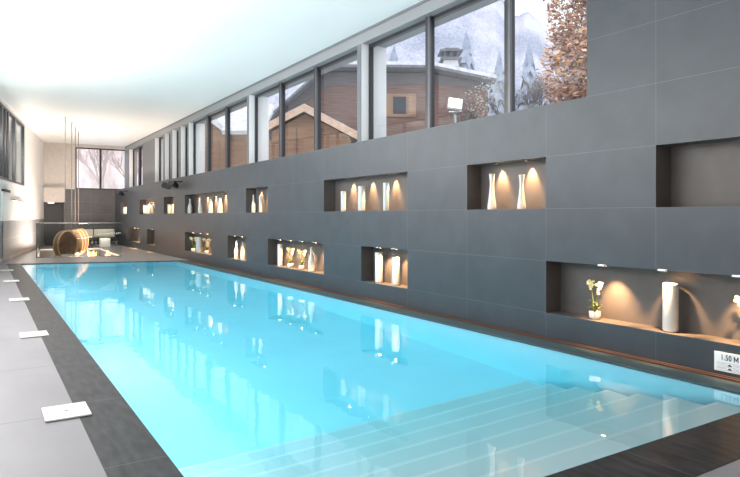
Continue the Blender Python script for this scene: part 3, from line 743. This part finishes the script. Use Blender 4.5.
cr = N(mm,'ShaderNodeValToRGB'); cr.color_ramp.elements[0].position = .78/2+.02; cr.color_ramp.elements[0].color = (.33,.35,.44,1); cr.color_ramp.elements[1].position = .58; cr.color_ramp.elements[1].color = (.66,.64,.72,1)
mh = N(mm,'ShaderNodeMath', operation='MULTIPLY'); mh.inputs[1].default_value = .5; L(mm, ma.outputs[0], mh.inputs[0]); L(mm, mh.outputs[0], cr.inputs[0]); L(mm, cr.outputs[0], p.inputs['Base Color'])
bm = B(); cols = []
rr = random.Random(5)
NA = 260
jit = [rr.uniform(-.005,.005) for _ in range(NA+1)]
for i in range(NA+1):
    az = -12 + 107*i/NA; h = hz(az) + jit[i]*.7 + .008*math.sin(az*1.9); col = []
    for j in range(9):
        s = j/8; rad = 120 + 90*s; zt = 2 + (h*210)*s**.85*1.0
        if 0 < j < 8: zt += rr.uniform(-.25,.25)
        a = math.radians(az); col.append(bm.verts.new((math.sin(a)*rad, math.cos(a)*rad, zt)))
    cols.append(col)
for a, b in zip(cols, cols[1:]):
    for j in range(8): bm.faces.new((a[j],b[j],b[j+1],a[j+1]))
struct('mountains', bm, mm)

# trees
def branches(bm, p, d, ln, r0, depth, rnd, spread=.6, tips=None, up=.12):
    q_ = p + d*ln*.5 + Vector((rnd.uniform(-1,1),rnd.uniform(-1,1),0))*ln*.05; e_ = p + d*ln
    tube(bm, [p,q_,e_], [r0,r0*.85,r0*.66], 5)
    if tips is not None: tips.append(e_)
    if depth == 0: return
    for _ in range(3 if depth > 1 else 4):
        nd = (d + Vector((rnd.uniform(-1,1),rnd.uniform(-1,1),rnd.uniform(-.6,1)))*spread + Vector((0,0,up))).normalized()
        branches(bm, e_ if rnd.random() < .7 else q_, nd, ln*rnd.uniform(.62,.85), r0*.62, depth-1, rnd, spread, tips, up)
def tree(name, lab, loc, h, seed, bark, depth=5, leafm=None, nleaf=0, ls=.1, group=None, crown=None, spread=.6, ln=.3):
    t = thing(name, lab, 'tree', loc, 0, group); rnd = random.Random(seed)
    bm = B(); tips = []
    branches(bm, Vector((0,0,0)), Vector((0,0,1)), h*ln, h*.022, depth, rnd, spread, tips); obj('trunk', bm, bark, t, recalc=False)
    if leafm:
        bm = B()
        for _ in range(nleaf):
            if crown:
                cx,cy,cz,rx,ry,rz_ = crown
                while True:
                    v = Vector((rnd.uniform(-1,1),rnd.uniform(-1,1),rnd.uniform(-1,1)))
                    if .3 < v.length <= 1: break
                v *= 1 - .18*(math.sin(v.x*9)+math.sin(v.z*11))*.5
                c = Vector((cx+v.x*rx, cy+v.y*ry, cz+v.z*rz_))
            else: c = rnd.choice(tips) + Vector((rnd.gauss(0,.2),rnd.gauss(0,.2),rnd.gauss(0,.2)))
            u = Vector((rnd.gauss(0,1),rnd.gauss(0,1),rnd.gauss(0,1))).normalized(); w = u.orthogonal().normalized()
            s = ls*rnd.uniform(.6,1.3)
            f = quad(bm, [c-u*s, c+w*s*.55, c+u*s, c-w*s*.55], rnd.choice(range(len(leafm))))
        obj('foliage', bm, leafm, t, recalc=False)
    return t
bark = mat('grey_bark', (.20,.18,.18), .9); bark2 = mat('frosted_bark', (.55,.50,.50), .9); bark3 = mat('pinkish_bark', (.66,.52,.49), .9)
lf = [mat('rust_leaf_a', (.42,.19,.12), .7), mat('rust_leaf_b', (.62,.34,.24), .7), mat('rust_leaf_c', (.80,.55,.42), .7), mat('rust_leaf_d', (.22,.10,.07), .7), mat('rust_leaf_e', (.80,.42,.14), .7)]
tree('beech_tree', 'dense rust-orange leafed tree at the right end of the nearest window', (12.3,9.15,2.3), 4.2, 3, bark, 4, lf, 26000, .07, crown=(0,0,2.9,1.4,1.4,3.1))
wl = [mat('pale_leaf', (.55,.55,.50), .8), mat('dull_leaf', (.36,.36,.33), .8)]
tree('bare_tree', 'bare gnarled tree behind the window mullion beside the rust-orange tree', (9.9,9.72,2.35), 2.6, 11, bark, 6, spread=.72, ln=.26)
tree('frosted_shrub', 'grey frosted bushy tree in front of the chalet end', (11.35,11.85,2.4), 2.5, 8, bark, 6, wl, 1500, .032, crown=(0,0,1.9,.75,.75,1.0), spread=.75, ln=.28)
for k, (x, y, lab) in enumerate(((6.5,43,'bare pink tree left in the back window'),(8.7,44.5,'bare pink tree right in the back window'),(7.4,50,'farther bare pink tree in the middle of the back window'))):
    tree('winter_tree', lab, (x,y,2.2), 6.5, 20+k, bark3, 5, [mat('pink_twig_%d' % k, (.80,.62,.58), .9)], 900, .05, 'winter trees behind the back window', spread=.5, ln=.26)
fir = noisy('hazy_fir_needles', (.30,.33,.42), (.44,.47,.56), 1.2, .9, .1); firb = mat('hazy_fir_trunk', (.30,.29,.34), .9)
for px_, yt, D_, lab in ((466,30,58,'tallest hazy blue fir tree right of the chimney'),(394,44,62,'hazy fir tree above the left of the large chalet roof'),(499,50,74,'hazy blue fir tree just left of the window mullion by the bare trees'),(529,40,64,'hazy fir tree right of the mullion beside the rust-orange tree')):
    tt = (px_-370)/611; h = 1.5+(216-yt)/611*D_ - 2.6
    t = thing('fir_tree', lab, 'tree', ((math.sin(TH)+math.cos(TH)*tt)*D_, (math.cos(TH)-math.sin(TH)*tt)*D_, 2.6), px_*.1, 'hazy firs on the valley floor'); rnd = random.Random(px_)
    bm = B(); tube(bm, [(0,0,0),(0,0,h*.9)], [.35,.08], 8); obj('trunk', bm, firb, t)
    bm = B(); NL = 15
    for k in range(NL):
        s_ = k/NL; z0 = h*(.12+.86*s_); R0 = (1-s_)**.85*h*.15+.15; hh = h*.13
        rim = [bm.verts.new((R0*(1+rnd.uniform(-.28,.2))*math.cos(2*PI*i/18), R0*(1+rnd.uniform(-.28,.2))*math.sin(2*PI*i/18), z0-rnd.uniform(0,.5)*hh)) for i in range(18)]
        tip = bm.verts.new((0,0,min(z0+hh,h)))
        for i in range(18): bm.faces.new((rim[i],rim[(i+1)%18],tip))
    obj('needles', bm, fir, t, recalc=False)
bm = B(); quad(bm, [(-5,60,0),(30,66,0),(32,74,16),(-7,70,17)])
hm = noisy('rosy_wooded_bank', (.70,.55,.52), (.97,.87,.84), .9, .9, .1, (1,1,.35)); struct('ground_bank', bm, hm)

# ------------------------------------------------------------------ light
W = bpy.data.worlds.new('overcast'); bpy.context.scene.world = W; W.use_nodes = True
bg = W.node_tree.nodes['Background']; bg.inputs[0].default_value = (.88,.93,1,1); bg.inputs[1].default_value = 1.8
def area(name, loc, rot, sx, sy, e, col):
    l = bpy.data.lights.new(name, 'AREA'); l.shape = 'RECTANGLE'; l.size = sx; l.size_y = sy; l.energy = e; l.color = col
    o = bpy.data.objects.new(name, l); o.location = loc; o.rotation_euler = rot; C.objects.link(o); return o
# area lamp added out of frame to light the tiled wall evenly
area('fill_left', (-1.25,11,3.7), (0,math.radians(-80),LA), 1.8, 13, 620, (1,.97,.96))
area('ceiling_fill_left', (-1.05,4.5,.45), (PI,math.radians(0),0), 1.2, 14, 640, (1,.95,.92))  # upward fill added out of frame to brighten the near ceiling
sl = bpy.data.lights.new('lounge_fill', 'SPOT'); sl.energy = 3400; sl.color = (1,.93,.88); sl.spot_size = .50; sl.spot_blend = 1; sl.shadow_soft_size = .12  # spot added just outside the view to lift the dark far walls
so = bpy.data.objects.new('lounge_fill', sl); so.location = (.15,19.0,4.6); so.rotation_euler = (Vector((5.0,34.5,1.9))-Vector((.15,19.0,4.6))).to_track_quat('-Z','Y').to_euler(); C.objects.link(so)
area('ceiling_fill_far', (-.25,15.5,.4), (PI,0,LA), .5, 4, 200, (1,.90,.82))  # unseen lamp added to brighten the ceiling farther back
area('pit_fill', (3.1,27.9,-.68), (PI,0,0), 1.2, 4.2, 850, (1,.84,.72))  # hidden lamp added in the pit to whiten the ceiling above it
# underwater lamps in the side wall of the basin nearest the deck
area('pool_lamp', (PX0+.06, 12.2, -.75), (0,math.radians(-90),0), .9, 18.4, 265, (1,.96,1))
def point(loc, e, col, r_=.12):
    l = bpy.data.lights.new('glow_point', 'POINT'); l.energy = e; l.color = col; l.shadow_soft_size = r_
    o = bpy.data.objects.new('glow_point', l); o.location = loc; C.objects.link(o)
for y in (15,19.5,24.0): point((-3.414+.1715*y-1.1, y, 4.4), 130, (1,.98,.94), .2)  # unseen points added to brighten the gallery behind the left window
for x, y in ((2.6,29.8),(4.2,25.6),(3.9,30.0)): point((x,y,-.45), 22, (1,.66,.36))

# ------------------------------------------------------------------ camera
cam = bpy.data.cameras.new('camera'); co = bpy.data.objects.new('camera', cam); C.objects.link(co)
co.location = (0,0,1.5); co.rotation_euler = (PI/2,0,-TH)
cam.sensor_width = 36; cam.sensor_fit = 'HORIZONTAL'; cam.lens = 36*611/740; cam.shift_y = -22.5/740; cam.clip_end = 1000
bpy.context.scene.camera = co
sc = bpy.context.scene
sc.view_settings.view_transform = 'Standard'; sc.view_settings.exposure = 0
sc.cycles.use_denoising = True; sc.cycles.sample_clamp_indirect = 6
sc.cycles.max_bounces = 10; sc.cycles.transparent_max_bounces = 12
